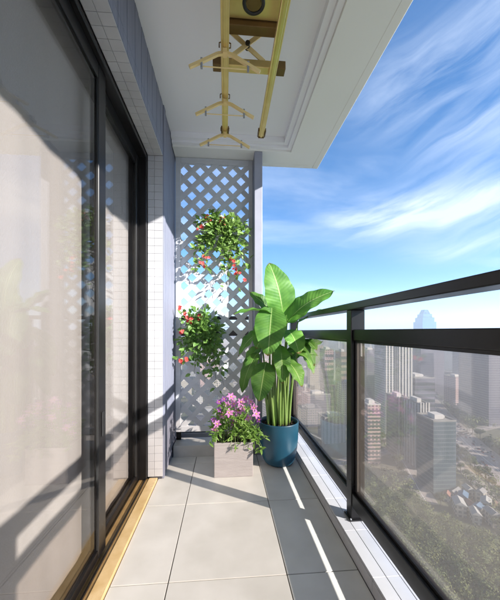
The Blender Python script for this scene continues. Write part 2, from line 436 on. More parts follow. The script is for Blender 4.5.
loc(f.build('frame', M['lattice'], lt), lt)
for xa in (lx0+.004, lx1-.05):
    loc(MB().box(xa, 2.84, .099, xa+.046, 2.86, .174, .002).build('foot', M['frame'], lt), lt)

# ------------------------------------------------------------------ railing
rl = empty('balcony_railing', (0,0,0), 'black metal balcony railing with tinted glass panels above the city', 'railing')
RX0, RX1 = .700, .775
PY = [-1.46, .08, 1.63, 3.15]
t = MB().box(RX0-.012, YB, 1.238, RX1+.012, 3.20, 1.276, .004).box(-.47, 3.112, 1.238, RX0-.0135, 3.20, 1.276, .004)
t.build('top_rail', F, rl)
for i in range(3):
    a, b_ = PY[i]+.033, PY[i+1]-.033
    MB().box(RX0+.006, a, 1.068, RX1-.006, b_, 1.128, .003).build('mid_rail', F, rl)
    MB().box(RX0, a, .147, .745, b_, .222, .003).build('bottom_rail', F, rl)
    g = MB().box(.724, a+.014, .2225, .732, b_-.014, 1.0675).build('glass_panel', M['glass'], rl)
    e = MB().box(.716, a, .2225, .738, a+.013, 1.0675, .001).box(.716, b_-.013, .2225, .738, b_, 1.0675, .001)
    e.box(.716, a+.0135, .2225, .738, b_-.0135, .236, .001).box(.716, a+.0135, 1.055, .738, b_-.0135, 1.0675, .001)
    e.build('glass_bead', M['frame'], g)
for y in PY:
    p = MB().box(RX0-.004, y-.032, .072, RX1, y+.032, 1.2375, .003)
    p.box(RX0-.014, y-.045, .0705, RX1+.004, y+.045, .078, .002)
    po = p.build('post', F, rl)
    for bx_, by_ in ((RX0-.008, y-.039), (RX0-.008, y+.039)):
        MB().tube([(bx_, by_, .0785), (bx_, by_, .084)], .0045, 6).build('bolt', M['hang_pot'], po)
a, b_ = -.46, RX0-.006
MB().box(a, 3.135, 1.068, b_, 3.19, 1.128, .003).build('mid_rail', F, rl)
MB().box(a, 3.135, .071, b_, 3.19, .10, .003).build('bottom_rail', F, rl)
MB().box(a+.002, 3.158, .101, b_-.002, 3.166, 1.067).build('glass_panel', M['glass'], rl)
MB().box(.7225, 1.525, .985, .7238, 1.54, 1.055).build('sticker', M['sticker'], rl)

# ------------------------------------------------------------------ clothes airer under the ceiling
ar = empty('clothes_airer', (.125, 1.2, ZC), 'gold ceiling-mounted clothes airer with two long rails and a scissor lift', 'clothes airer')
bpy.context.view_layer.update()
def A(mb, name, m, parent=None, smooth=False):
    o = mb.build(name, m, parent or ar, smooth)
    o.matrix_parent_inverse = ar.matrix_world.inverted() if parent is None else Matrix.Identity(4)
    return o
m = MB().box(.012, .55, 2.585, .262, 1.40, 2.80, .008)
hz = A(m, 'motor_housing', M['gold'])
A(MB().box(.006, 1.402, 2.56, .268, 1.452, 2.62, .003), 'end_bar', M['bronze'])
# round lamp: black ring with a recessed bronze disc
ring = MB(); nseg = 40; rc = Vector((.128, 1.325, 2.583))
prof = []
for j in range(12):
    tt = 2*math.pi*j/12; prof.append((.043+.008*math.cos(tt), .006*math.sin(tt)))
prof.append(prof[0]); ring.lathe(prof, rc, nseg)
A(ring, 'lamp_ring', M['black'], None, True)
A(MB().lathe([(.0001,-.002),(.032,-.002),(.034,.002)], rc, nseg), 'lamp_disc', M['bronze'])
RAILZ = 2.45
for (x, y0, y1) in ((.0, .35, 2.02), (.245, .35, 2.02)):
    r_ = MB().box(x-.019, y0, RAILZ-.006, x+.019, y1, RAILZ+.020, .004).box(x-.008, y0, RAILZ-.010, x+.008, y1, RAILZ-.0055, .001)
    ro = A(r_, 'hanging_rail', M['gold'])
    for yy in (y1-.035,):
        e_ = MB().box(x-.026, yy-.03, RAILZ-.012, x-.0195, yy+.03, RAILZ+.012, .001).box(x+.0195, yy-.03, RAILZ-.012, x+.026, yy+.03, RAILZ+.012, .001)
        e_.box(x-.02, y1+.0005, RAILZ-.012, x+.02, y1+.007, RAILZ+.022, .002)
        A(e_, 'end_cap', M['bronze'])
# cross bars carrying the rails
for yy in (.72, 1.54):
    A(MB().box(-.055, yy-.022, RAILZ+.022, .305, yy+.022, RAILZ+.062, .003), 'cross_bar', M['gold'])
    for xa, xb in ((-.062, -.0205), (.268, .312)):
        A(MB().box(xa, yy-.0235, RAILZ+.0205, xb, yy+.0235, RAILZ+.0635, .002), 'bar_sleeve', M['bronze'])
# scissor arms
for yy in (1.52, .70):
    cx = .115; hw = .085; z0, z1 = RAILZ+.06, 2.79; nn = 2; dz = (z1-z0)/nn
    for i in range(nn):
        za, zb = z0+i*dz, z0+(i+1)*dz
        A(MB().bar((cx-hw, yy-.007, za), (cx+hw, yy-.007, zb), .006, .022, up=(0,0,1)), 'scissor_arm', M['gold2'])
        A(MB().bar((cx+hw, yy+.007, za), (cx-hw, yy+.007, zb), .006, .022, up=(0,0,1)), 'scissor_arm', M['gold2'])
        A(MB().tube([(cx, yy-.018, (za+zb)/2), (cx, yy+.018, (za+zb)/2)], .012, 12), 'pivot', M['black'])
# hangers
def hanger(y, label):
    h = empty('clothes_hanger', (0, y, RAILZ-.012), label, 'clothes hanger', 'hangers on the left rail of the airer')
    w = .165; d = .078
    m = MB()
    for s_ in (-1, 1):
        pts = [(0, 0, -.012), (s_*.035, 0, -.020), (s_*w*.6, 0, -.012-d*.55), (s_*w, 0, -.012-d)]
        for i in range(3): m.bar(pts[i], pts[i+1], .014, .013, up=(0,1,0))
    m.bar((0,0,.0), (0,0,-.022), .02, .03, up=(0,1,0))
    m.build('shoulder', M['gold2'], h)
    MB().tube([(-w*.66,0,-.012-d*.62-.022), (w*.66,0,-.012-d*.62-.022)], .0028, 6).build('trouser_bar', M['gold2'], h)
    for s_ in (-1, 1):
        MB().box(s_*w*.66-.005, -.006, -.012-d*.62-.032, s_*w*.66+.005, .006, -.012-d*.62+.016, .001).build('clip', M['hang_pot'], h)
    MB().tube([(0,0,-.002),(0.0,0,.006),(.026,0,.014),(.027,0,.034),(0,0,.046),(-.027,0,.034),(-.027,0,.012)], .003, 6).build('hook', M['bronze'], h, True)
    return h
hanger(1.405, 'gold clothes hanger nearest the motor housing, hooked on the left rail')
hanger(1.71, 'gold clothes hanger in the middle of the left rail of the airer')
hanger(1.99, 'gold clothes hanger at the far tip of the left rail of the airer')

# ------------------------------------------------------------------ big potted plant
PC = Vector((.455, 2.505, 0))
pp = empty('potted_plant', PC, 'tall leafy bird of paradise plant in a round dark blue pot by the railing', 'potted plant')
prof = [(.0001,0),(.075,0),(.098,.004),(.118,.018),(.134,.045),(.147,.09),(.157,.15),(.163,.22),(.166,.30),(.167,.350),(.1665,.358),(.163,.361),(.1585,.359),(.156,.353),(.154,.315)]
MB().lathe(prof, n=72).build('pot', M['pot'], pp, True)
MB().lathe([(.0999,.036),(.1245,.036)], n=8) # (unused profile keeps the pot plain)
so = MB(); vs = [(0,0,.325)]; fs = []; nr, na = 10, 36
for i in range(1, nr+1):
    for j in range(na):
        r_ = .1545*i/nr; t_ = 2*math.pi*j/na
        vs.append((r_*math.cos(t_), r_*math.sin(t_), .325+.014*noise.noise(Vector((r_*40*math.cos(t_), r_*40*math.sin(t_), 2)))))
for j in range(na): fs.append((0, 1+j, 1+(j+1) % na))
for i in range(nr-1):
    for j in range(na): a = 1+i*na+j; b = 1+i*na+(j+1) % na; fs.append((a, a+na, b+na, b))
so.add(vs, fs)
for i in range(170):
    a_ = rnd.random()*6.28; r_ = .148*math.sqrt(rnd.random()); s_ = rnd.uniform(.006,.016)
    c_ = Vector((r_*math.cos(a_), r_*math.sin(a_), .331+rnd.uniform(0,.006)))
    q = Matrix.Rotation(rnd.random()*3, 3, Vector((rnd.random(), rnd.random(), rnd.random()+.1)).normalized())
    cs = [c_+q@(Vector(d)*s_) for d in ((1,0,0),(0,1,0),(-.8,0,0),(0,-.9,0),(0,0,.6),(0,0,-.5))]
    so.add(cs, [(0,1,4),(1,2,4),(2,3,4),(3,0,4),(1,0,5),(2,1,5),(3,2,5),(0,3,5)])
so.build('soil', M['soil'], pp)

def paddle(base, tip, width, normal, droop=.05, fold=.35, seed=0, stalk_from=None, tipw=1.0):
    """a paddle leaf from base to tip; normal = the way its upper side faces; fold = V of the blade"""
    rr = random.Random(seed)
    base = Vector(base)-PC; tip = Vector(tip)-PC; nrm = Vector(normal).normalized()
    ax = (tip-base); L_ = ax.length; ax.normalize()
    side = ax.cross(nrm).normalized(); nrm = side.cross(ax).normalized()
    NL, NWd = 30, 12; vs = []; uvs = []; fs = []
    ph = rr.random()*6
    for i in range(NL+1):
        t = i/NL
        # outline: rounded base, widest at 45 %, pointed tip
        prof_ = (max(0, math.sin(math.pi*min(1, t*1.0)**.82)))**.62*(1-.10*t)
        prof_ *= (1 if t < .93 else 1-((t-.93)/.07)**2*.25)
        w = width/2*prof_
        cen = base+ax*L_*t+nrm*(droop*L_*(math.sin(math.pi*t)*.9 - t*t*.9))
        for j in range(NWd+1):
            s_ = (j/NWd)*2-1
            e = abs(s_)
            lift = fold*w*e*(1-.55*e)
            rip = .006*math.sin(t*26+ph+s_*1.5)*e**1.5 + .006*math.sin(t*11+ph*2+(3 if s_ > 0 else 0))*e
            vs.append(cen+side*(w*s_*(1-.07*fold*e))+nrm*(lift+rip))
            uvs.append((j/NWd, t))
    for i in range(NL):
        for j in range(NWd):
            a = i*(NWd+1)+j; fs.append((a, a+1, a+NWd+2, a+NWd+1))
    me = bpy.data.meshes.new('leaf'); me.from_pydata([tuple(v) for v in vs], [], fs); me.materials.append(M['paddle'])
    uvl = me.uv_layers.new(name='UVMap')
    for lp in me.loops: uvl.data[lp.index].uv = uvs[lp.vertex_index]
    me.polygons.foreach_set('use_smooth', [True]*len(me.polygons)); me.update()
    o = bpy.data.objects.new('leaf', me); COL.objects.link(o); o.parent = pp
    # stalk from the soil to the leaf base, then midrib under the blade
    if stalk_from is not None:
        s0 = Vector((stalk_from[0], stalk_from[1], .32))
        mid = s0.lerp(base, .55)+Vector(((s0.x-base.x)*.28, (s0.y-base.y)*.28, .03*L_))
        pts = []
        for i in range(13):
            t = i/12; pts.append(s0*(1-t)**2+mid*2*t*(1-t)+base*t*t)
        for i in range(1, 9):
            t = i/10; pts.append(base+ax*L_*t+nrm*(droop*L_*(math.sin(math.pi*t)*.9-t*t*.9)-.003))
        rs = [.0125-.0065*i/12 for i in range(13)]+[.0055-.0045*i/8 for i in range(1, 9)]
        MB().tube(pts, rs, 8).build('stalk', M['stem'], pp, True)
    return o
L = paddle
# (base px, tip px with depth) ----------------------------------------------------------
L(at(283,317,2.50), at(271,262,2.44), .285, (.15,-1,.25), .10, .22, 1, (-.02,.0))
L(at(287,322,2.48), at(332,288,2.30), .24, (-.45,-.75,.75), .10, .35, 2, (.03,-.01))
L(at(298,322,2.50), at(343,306,2.48), .13, (.1,-.15,1), .06, .35, 3, (.05,.05))
L(at(277,318,2.60), at(250,291,2.62), .15, (.2,-.8,.5), .05, .35, 4, (-.04,.05))
L(at(279,322,2.52), at(235,308,2.34), .15, (-.1,-.25,1), .14, .5, 5, (-.06,.02))
L(at(272,306,2.45), at(268,355,2.28), .27, (-.15,-1,.25), .07, .3, 6, (-.03,-.04))
L(at(270,330,2.52), at(236,352,2.50), .15, (-.35,-.5,.8), .16, .45, 7, (-.08,.0))
L(at(292,338,2.50), at(317,362,2.34), .17, (.35,-.6,.7), .16, .45, 8, (.06,-.02))
L(at(286,352,2.45), at(318,352,2.40), .14, (.1,-.55,.8), .16, .45, 9, (.07,.02))
L(at(283,358,2.42), at(304,385,2.28), .17, (.45,-.8,.45), .12, .4, 10, (.05,-.05))
L(at(266,362,2.40), at(259,401,2.27), .20, (-.2,-1,.2), .07, .3, 11, (-.05,-.05))
L(at(288,330,2.44), at(300,352,2.26), .20, (.2,-1,.35), .10, .35, 12, (.02,-.05))
L(at(281,325,2.64), at(290,292,2.72), .20, (-.1,-1,.1), .05, .3, 13, (.0,.07))
L(at(262,345,2.60), at(243,372,2.58), .13, (-.5,-.6,.6), .14, .45, 14, (-.08,.05))
L(at(290,360,2.60), at(322,338,2.62), .14, (-.2,-.6,.8), .14, .4, 15, (.08,.06))
L(at(280,345,2.40), at(283,383,2.30), .15, (.1,-1,.25), .08, .35, 16, (.0,-.06))
L(at(297,352,2.56), at(316,372,2.44), .13, (.4,-.6,.6), .16, .4, 17, (.09,.01))
L(at(276,350,2.56), at(292,372,2.40), .16, (.2,-.9,.4), .1, .35, 18, (.02,.04))
L(at(258,352,2.48), at(240,392,2.42), .13, (-.5,-.8,.3), .12, .4, 19, (-.09,-.03))
L(at(300,342,2.54), at(317,347,2.34), .13, (.1,-.4,.9), .14, .5, 20, (.08,.03))
L(at(272,322,2.46), at(256,347,2.33), .21, (-.3,-.9,.35), .1, .35, 21, (-.05,-.03))
# bare young stalks
for i in range(9):
    a_ = rnd.random()*6.28; s0 = Vector((.075*math.cos(a_), .06*math.sin(a_), .32)); e_ = Vector((s0.x*1.1+rnd.uniform(-.03,.03), s0.y*1.2, rnd.uniform(.62,1.0)))
    MB().tube([s0, s0.lerp(e_,.5)+Vector((rnd.uniform(-.01,.01),0,0)), e_], [.011,.009,.004], 8).build('stalk', M['stem'], pp, True)

# ------------------------------------------------------------------ small leafy plants
def add_leaf(mb, p, d, n, l, w):
    d = d.normalized(); s_ = d.cross(n)
    if s_.length < 1e-3: s_ = d.cross(Vector((1,.3,.2)))
    s_.normalize(); n = s_.cross(d)
    q = [p, p+d*l*.35+s_*w*.5+n*w*.12, p+d*l*.72+s_*w*.38+n*w*.05, p+d*l-n*l*.12, p+d*l*.72-s_*w*.38+n*w*.05, p+d*l*.35-s_*w*.5+n*w*.12, p+d*l*.38, p+d*l*.72-n*l*.03]
    mb.add(q, [(0,1,6),(1,2,7,6),(2,3,7),(0,6,5),(6,7,4,5),(7,3,4)])
def flower(p, n, r, npet, m, parent, wide=.5, centre=None):
    mb = MB(); n = n.normalized(); a = n.cross(Vector((.3,.2,1))).normalized(); b = n.cross(a)
    ph = rnd.random()*6
    for k_ in range(npet):
        t = ph+2*math.pi*k_/npet+rnd.uniform(-.12,.12); d = a*math.cos(t)+b*math.sin(t); s_ = n.cross(d)
        rr = r*rnd.uniform(.85,1.1); w = rr*wide
        mb.add([p, p+d*rr*.45+s_*w*.5+n*rr*.22, p+d*rr*.8+s_*w*.32+n*rr*.22, p+d*rr+n*rr*.10, p+d*rr*.8-s_*w*.32+n*rr*.22, p+d*rr*.45-s_*w*.5+n*rr*.22, p+d*rr*.5+n*rr*.14],
               [(0,1,6),(1,2,6),(2,3,6),(3,4,6),(4,5,6),(5,0,6)])
    o = mb.build('flower', m, parent)
    if centre:
        c_ = MB().lathe([(.0001,-.004),(r*.16,-.002),(r*.14,.004),(.0001,.006)], p+n*r*.12, 8).build('stamen', centre, o)
    return o

def hanging(name, origin, strands, seed, label, leafm, reds, spread):
    """a planter hooked on the lattice with trailing, leafy shoots"""
    rr = random.Random(seed)
    root = empty(name, origin, label, 'hanging plant', 'flowering plants hooked on the lattice')
    O = Vector(origin)
    pot = MB().lathe([(.0001,0),(.045,0),(.055,.01),(.065,.08),(.068,.085),(.063,.088),(.058,.07)], (0,-.075,-.045), 24)
    pot.box(-.02, -.012, -.01, .02, .018, .045, .002)
    pot.build('pot', M['hang_pot'], root, True)
    lv = MB(); st = MB(); tips = []
    for (dx, dz, dy, nl) in strands:
        a_ = Vector((rr.uniform(-.04,.04), -.075+rr.uniform(-.03,.03), .03))
        e_ = Vector((dx, dy, dz)); c_ = Vector((dx*.55, -.11+rr.uniform(-.03,.01), max(dz*.4, 0)+.09))
        pts = []
        for i in range(11):
            t = i/10; p = a_*(1-t)**2+c_*2*t*(1-t)+e_*t*t
            pts.append(p+Vector((noise.noise(Vector((t*4,seed,dx*9)))*.02, 0, noise.noise(Vector((dx*7,t*4,seed)))*.02)))
        st.tube(pts, [.0035-.0022*i/10 for i in range(11)], 5)
        nl2 = int(nl*2.4)+8
        for i in range(nl2):
            t = (i+rr.random())/nl2; k_ = min(9, int((.12+.88*t)*10)); p = pts[k_].lerp(pts[k_+1], rr.random())
            d = Vector((rr.gauss(0,1), rr.gauss(-.35,.6), rr.gauss(-.15,.8))); d.normalize()
            p = p+d*rr.uniform(0, spread)
            n_ = Vector((rr.gauss(0,.5), rr.gauss(-.8,.4), rr.gauss(.7,.4)))
            if p.y > -.012: p.y = -.012-rr.random()*.02
            if d.y > .0: d.y = -d.y*.3
            l = rr.uniform(.030,.064); add_leaf(lv, p, d, n_, l, l*rr.uniform(.5,.7))
        tips.append(pts[-1])
    lv.build('leaves', leafm, root); st.build('stems', M['twig'], root)
    for (u, v) in reds:
        p = at(u, v, O.y-.13)-O
        for q in range(rr.choice((2,3,3,4))):
            pp_ = p+Vector((rr.gauss(0,.014), rr.uniform(-.02,.02), rr.gauss(0,.014)))
            flower(pp_, Vector((rr.gauss(0,.4), -1, rr.gauss(.3,.4))), rr.uniform(.014,.024), 5, M['red'], root, .8)
    return root
LY = 2.83
def strands(origin, pts):
    out = []
    for (u, v, nl) in pts:
        p = at(u, v, 2.74)-Vector(origin); out.append((p.x, p.z, p.y+rnd.uniform(-.03,.03), nl))
    return out
o1 = at(218, 240, LY); o1.y = LY
up = strands(o1, [(198,222,16),(205,216,18),(214,215,20),(224,217,22),(234,220,22),(243,224,18),(246,234,18),(240,246,22),(228,240,26),(216,236,26),(206,238,22),(199,248,14),
                  (194,258,8),(212,254,22),(222,256,18),(206,262,10),(199,269,14),(205,273,12),(236,258,12),(232,264,10),(228,272,10),(236,273,9),(244,268,6),(230,283,9),(238,288,7),(226,290,4),(247,262,4),(246,276,4)])
hanging('hanging_plant', o1, up, 3, 'bushy green hanging plant with red flowers high on the white lattice', M['leaf_small'],
        [(206,217),(209,221),(219,219),(223,221),(200,229),(233,261),(236,268),(238,273),(205,258),(203,264),(246,279)], .05)
o2 = at(200, 338, LY); o2.y = LY
lo = strands(o2, [(183,318,14),(188,314,18),(197,311,20),(207,312,20),(216,318,20),(221,328,18),(219,338,20),(212,334,24),(204,330,24),(194,328,24),(186,332,20),(181,343,16),
                  (190,346,24),(200,348,26),(210,350,24),(220,352,16),(186,358,16),(196,362,18),(206,364,18),(216,364,16),(222,372,10),(181,366,7),(194,374,10),(212,380,10),(218,388,8),(224,384,5),(205,384,5)])
hanging('hanging_plant', o2, lo, 5, 'dense leafy hanging plant with red flowers low on the lattice, behind the square planter', M['leaf_dark'],
        [(180,308),(187,314),(188,320),(199,318),(202,316),(181,332),(186,360),(182,361),(191,319)], .055)

# ------------------------------------------------------------------ square planter
BX0, BX1, BY0 = -.083, .215, 2.285
bc = Vector(((BX0+BX1)/2, BY0+.145, 0))
sq = empty('flower_planter', bc, 'square pinkish stone planter full of pink lilies beside the blue pot', 'planter')
h = .262; w_ = (BX1-BX0)/2
bm_ = MB().box(-w_, -.145, 0, w_, -.127, h, .004).box(-w_, .127, 0, w_, .145, h, .004).box(-w_, -.1265, 0, -w_+.018, .1265, h, .003).box(w_-.018, -.1265, 0, w_, .1265, h, .003).box(-w_+.0185, -.1265, .01, w_-.0185, .1265, .03)
bm_.build('box', M['box'], sq)
MB().box(-w_+.019, -.1262, .20, w_-.019, .1262, .236).build('soil', M['soil'], sq)
lv = MB(); st = MB(); rr = random.Random(11)
fl_px = [(234,404,1),(231,397,1),(238,411,1),(229,413,1),(254,408,1),(256,414,1),(217,424,1),(215,430,1),(224,399,2),(219,402,2),(241,402,1),(251,402,1),(236,418,1),(214,420,2),(227,405,1),(243,409,1),(222,415,1),(248,418,1),(219,410,2),(246,399,1),(259,420,2),(233,423,1)]
for i in range(46):
    a_ = Vector((rr.uniform(-.11,.11), rr.uniform(-.1,.1), .235)); tip = Vector((a_.x*1.75+rr.gauss(0,.03), a_.y*1.3+rr.gauss(0,.03)-.02, rr.uniform(.36,.58)-abs(a_.x)*.9))
    if i % 6 == 0: tip = Vector((a_.x*2.0, -.16-rr.random()*.02, rr.uniform(.19,.27)))
    if i % 9 == 1: tip = Vector((.20+rr.random()*.05, -.10-rr.random()*.06, rr.uniform(.18,.33)))
    pts = [a_*(1-t)**2+Vector((tip.x*.6, tip.y*.6, max(tip.z, .42)))*2*t*(1-t)+tip*t*t for t in [k_/8 for k_ in range(9)]]
    st.tube(pts, [.003-.0018*k_/8 for k_ in range(9)], 5)
    for k_ in range(19):
        t = rr.uniform(.25,1); q = min(7, int(t*8)); p = pts[q].lerp(pts[q+1], rr.random())
        d = Vector((rr.gauss(0,1), rr.gauss(-.3,.8), rr.gauss(.2,.7))); d.normalize(); l = rr.uniform(.03,.058)
        add_leaf(lv, p, d, Vector((rr.gauss(0,.4), -.4, 1)), l, l*rr.uniform(.28,.45))
lv.build('leaves', M['leaf_box'], sq); st.build('stems', M['stem'], sq)
for (u, v, kd) in fl_px:
    p = at(u, v, 2.30+rr.uniform(0,.08))-bc
    flower(p, Vector((rr.gauss(0,.35), -1, rr.gauss(.45,.3))), rr.uniform(.031,.042) if kd == 1 else .027, 6, M['pink'] if kd == 1 else M['purple'], sq, .52, M['yellow'])
    MB().tube([p+Vector((0,.004,0)), p+Vector((0,.03,-.05)), Vector((p.x*.6, p.y*.5, .30))], .002, 5).build('flower_stem', M['stem'], sq)

# ------------------------------------------------------------------ the city far below
def facade_mat(name, wall, win, zs=3.3, xs_=3.0, zf=.42, xf=.35, rough=.4, wrough=.15):
    m, N, L = newmat(name); p = N['Principled BSDF']
    tc = N.new('ShaderNodeTexCoord'); sp = N.new('ShaderNodeSeparateXYZ'); L.new(tc.outputs['Object'], sp.inputs[0])
    def mth(op, a, b=None):
        n_ = N.new('ShaderNodeMath'); n_.operation = op
        for i, q in enumerate((a, b)):
            if q is None: continue
            if isinstance(q, (int, float)): n_.inputs[i].default_value = q
            else: L.new(q, n_.inputs[i])
        return n_.outputs[0]
    def cell(s, per, fr): return mth('GREATER_THAN', mth('FRACT', mth('DIVIDE', mth('ADD', s, 1000.0), per)), fr)
    ge = N.new('ShaderNodeSeparateXYZ'); L.new(tc.outputs['Normal'], ge.inputs[0])
    nx = mth('GREATER_THAN', mth('ABSOLUTE', ge.outputs[0]), .7); nz_ = mth('LESS_THAN', mth('ABSOLUTE', ge.outputs[2]), .5)
    h_ = mth('ADD', mth('MULTIPLY', sp.outputs[1], nx), mth('MULTIPLY', sp.outputs[0], mth('SUBTRACT', 1, nx)))
    w = mth('MULTIPLY', mth('MULTIPLY', cell(sp.outputs[2], zs, zf), cell(h_, xs_, xf)), nz_)
    mx = N.new('ShaderNodeMix'); mx.data_type = 'RGBA'; mx.inputs[6].default_value = (*wall,1); mx.inputs[7].default_value = (*win,1)
    oi = N.new('ShaderNodeObjectInfo'); hs = N.new('ShaderNodeHueSaturation'); mr = N.new('ShaderNodeMapRange')
    mr.inputs['To Min'].default_value = .8; mr.inputs['To Max'].default_value = 1.15
    L.new(oi.outputs['Random'], mr.inputs[0]); L.new(mr.outputs[0], hs.inputs['Value'])
    L.new(w, mx.inputs[0]); L.new(mx.outputs[2], hs.inputs['Color']); L.new(hs.outputs[0], p.inputs['Base Color'])
    r_ = N.new('ShaderNodeMix'); r_.inputs[2].default_value = rough; r_.inputs[3].default_value = wrough
    L.new(w, r_.inputs[0]); L.new(r_.outputs[0], p.inputs['Roughness'])
    return m
FM = {
 'pink': facade_mat('pink_render', (.50,.36,.35), (.14,.12,.13), 3.2, 4.0, .5, .4, .8),
 'grey': facade_mat('grey_stripes', (.42,.43,.43), (.10,.12,.14), 3.3, 5.0, .1, .55, .7),
 'cream': facade_mat('cream_render', (.46,.44,.38), (.13,.14,.15), 3.2, 3.2, .45, .4, .8),
 'white': facade_mat('white_concrete', (.56,.56,.55), (.16,.18,.20), 3.3, 3.6, .45, .35, .7),
 'glass': facade_mat('blue_grey_curtain_wall', (.13,.17,.19), (.07,.105,.13), 3.6, 1.8, .25, .12, .35, .1),
 'teal': facade_mat('blue_green_glazing', (.03,.15,.26), (.015,.09,.18), 4.0, 3.0, .3, .2, .4, .15),
 'slate': facade_mat('dark_violet_glazing', (.17,.17,.21), (.10,.10,.14), 3.6, 2.4, .3, .2, .4, .15),
 'tan': facade_mat('tan_brick', (.36,.28,.22), (.11,.10,.10), 3.1, 3.4, .45, .45, .8)}
M['roof'] = mat('flat_roof', (.30,.30,.29), (.22,.22,.21), rough=.9, nscale=.2)
M['trimw'] = mat('pale_concrete', (.56,.55,.53), rough=.8, nscale=.2)
M['band'] = mat('window_band_glass', (.06,.075,.085), rough=.15, nscale=.5)
M['asph'] = mat('pale_asphalt', (.36,.32,.305), (.30,.27,.26), rough=.9, nscale=.08)
M['pave'] = mat('pavement', (.34,.31,.28), (.28,.26,.23), rough=.9, nscale=.1)
M['paint'] = mat('road_paint', (.7,.7,.68), rough=.8)
M['ground'] = mat('city_ground', (.075,.095,.04), (.16,.15,.11), rough=.95, nscale=.012)
M['crown'] = mat('tree_crown', (.045,.075,.022), (.13,.145,.05), rough=.8, nscale=.13, objrand=.25)
M['bark'] = mat('tree_bark', (.09,.07,.05), rough=.95, nscale=1)

used = []
def building(name, x, y, w, d, h, rot, mt, label, bands=0, plant=True, cap=None, group=None, cat='building', fins=0):
    root = empty(name, (x, y, GZ), label, cat, group); root.rotation_euler.z = rot
    used.append((x, y, max(w, d)*.62+4))
    MB().box(-w/2, -d/2, -.5, w/2, d/2, h).build('wall', FM[mt], root)
    rf = MB().box(-w/2-.3, -d/2-.3, h+.02, w/2+.3, -d/2+.5, h+1.3).box(-w/2-.3, d/2-.5, h+.02, w/2+.3, d/2+.3, h+1.3).box(-w/2-.3, -d/2+.52, h+.02, -w/2+.5, d/2-.52, h+1.3).box(w/2-.5, -d/2+.52, h+.02, w/2+.3, d/2-.52, h+1.3)
    rf.box(-w/2+.52, -d/2+.52, h+.02, w/2-.52, d/2-.52, h+.3)
    ro = rf.build('roof', M['roof'] if cap is None else cap, root)
    if plant:
        MB().box(-w*.22, -d*.22, h+.31, w*.18, d*.2, h+4.2).box(w*.24, -d*.1, h+.31, w*.34, d*.12, h+2.4).build('plant_room', M['trimw'], ro)
    if bands:
        for i in range(bands):
            z0 = 3+(h-6)*i/bands; z1 = z0+(h-6)/bands*.5
            MB().box(-w/2-.12, -d/2-.12, z0, w/2+.12, d/2+.12, z1).build('window_band', M['band'], root)
    for i in range(fins):
        xx = -w/2+w*(i+.5)/fins
        MB().box(xx-.5, -d/2-1.0, 0, xx+.5, -d/2-.01, h+2).build('fin', M['trimw'], root)
    return root
def bpx(name, u0, u1, vb, vt, mt, label, depth=None, rot=0.0, **k):
    """footprint read off the picture: front bottom edge on the ground between u0 and u1 at vb"""
    a = gp(u0, vb); b = gp(u1, vb); w = (b-a).length; c = (a+b)/2
    r = ray((u0+u1)/2, vt); h = EYE+r.z*(c.y/r.y)-GZ
    depth = depth or w*.8
    wr = w/(abs(math.cos(rot))+.35*abs(math.sin(rot)))
    dirn = Vector((c.x, c.y, 0)).normalized()
    return building(name, c.x+dirn.x*depth/2, c.y+dirn.y*depth/2, wr, depth, h, rot-TH*.5, mt, label, **k)
bpx('apartment_block', 363, 376, 464, 405, 'pink', 'pink apartment tower with a pale roof, nearest the middle railing post', cap=M['trimw'], bands=14, depth=22)
bpx('office_tower', 424, 447, 493, 421, 'glass', 'blue-grey glass office tower with a white base standing above the park', depth=24, bands=0)
bpx('office_tower', 410, 421, 470, 404, 'grey', 'pale striped tower slab just left of the blue-grey glass office tower', depth=30, fins=4)
bpx('office_tower', 391, 402, 457, 398, 'glass', 'narrow blue-green glass tower behind the pink apartment tower', depth=24, fins=3)
bpx('apartment_slab', 379, 388, 433, 346, 'white', 'tall white apartment slab with ribbed front left of its grey twin', depth=30, fins=3)
bpx('apartment_slab', 392, 407, 428, 346, 'grey', 'tall grey apartment slab with many pale fins above the narrow glass tower', depth=30, fins=5)
bpx('office_block', 405, 425, 425, 378, 'slate', 'square dark slate office block in front of the curved stadium', depth=50, bands=8)
bpx('office_tower', 412, 436, 395, 344, 'slate', 'broad grey office tower in the haze behind the dark slate block', depth=60, fins=0)
bpx('gate_building', 430, 437, 372, 338, 'white', 'left white leg of the distant gate-shaped building', depth=60)
bpx('gate_building', 450, 457, 372, 338, 'white', 'right white leg of the distant gate-shaped building', depth=60)
bpx('office_tower', 459, 470, 402, 344, 'white', 'pale slender tower standing left of the large violet block', depth=40, fins=3)
bpx('office_block', 471, 512, 425, 344, 'slate', 'large dark violet office block at the right edge of the photo', depth=60)
bpx('apartment_slab', 362, 374, 405, 350, 'slate', 'hazy violet tower directly right of the railing post', depth=40)
bpx('apartment_block', 338, 345, 412, 352, 'tan', 'hazy tan tower seen just left of the railing post', depth=30, bands=10)
bpx('apartment_block', 322, 331, 418, 350, 'pink', 'hazy pink tower seen between the plant and the railing post', depth=30, bands=12)
bpx('apartment_block', 308, 317, 410, 356, 'cream', 'hazy cream tower seen right beside the big green leaves', depth=30)
# curved stadium-like terrace building
c = gp(440, 388); sbx = empty('terrace_building', (c.x, c.y, GZ), 'curved low terraced hall with pale rings beyond the slate block', 'building')
for i in range(4):
    m_ = MB(); r0 = 95-9*i; prof = [(r0, i*9), (r0, i*9+6), (r0+5, i*9+6.2), (r0+5, i*9+9), (r0-9, i*9+9)]
    m_.lathe(prof, n=48); m_.v = [(x, y*.6, z) for x, y, z in m_.v]
    m_.build('ring', M['trimw'] if i % 2 == 0 else M['roof'], sbx)
used.append((c.x, c.y, 100))
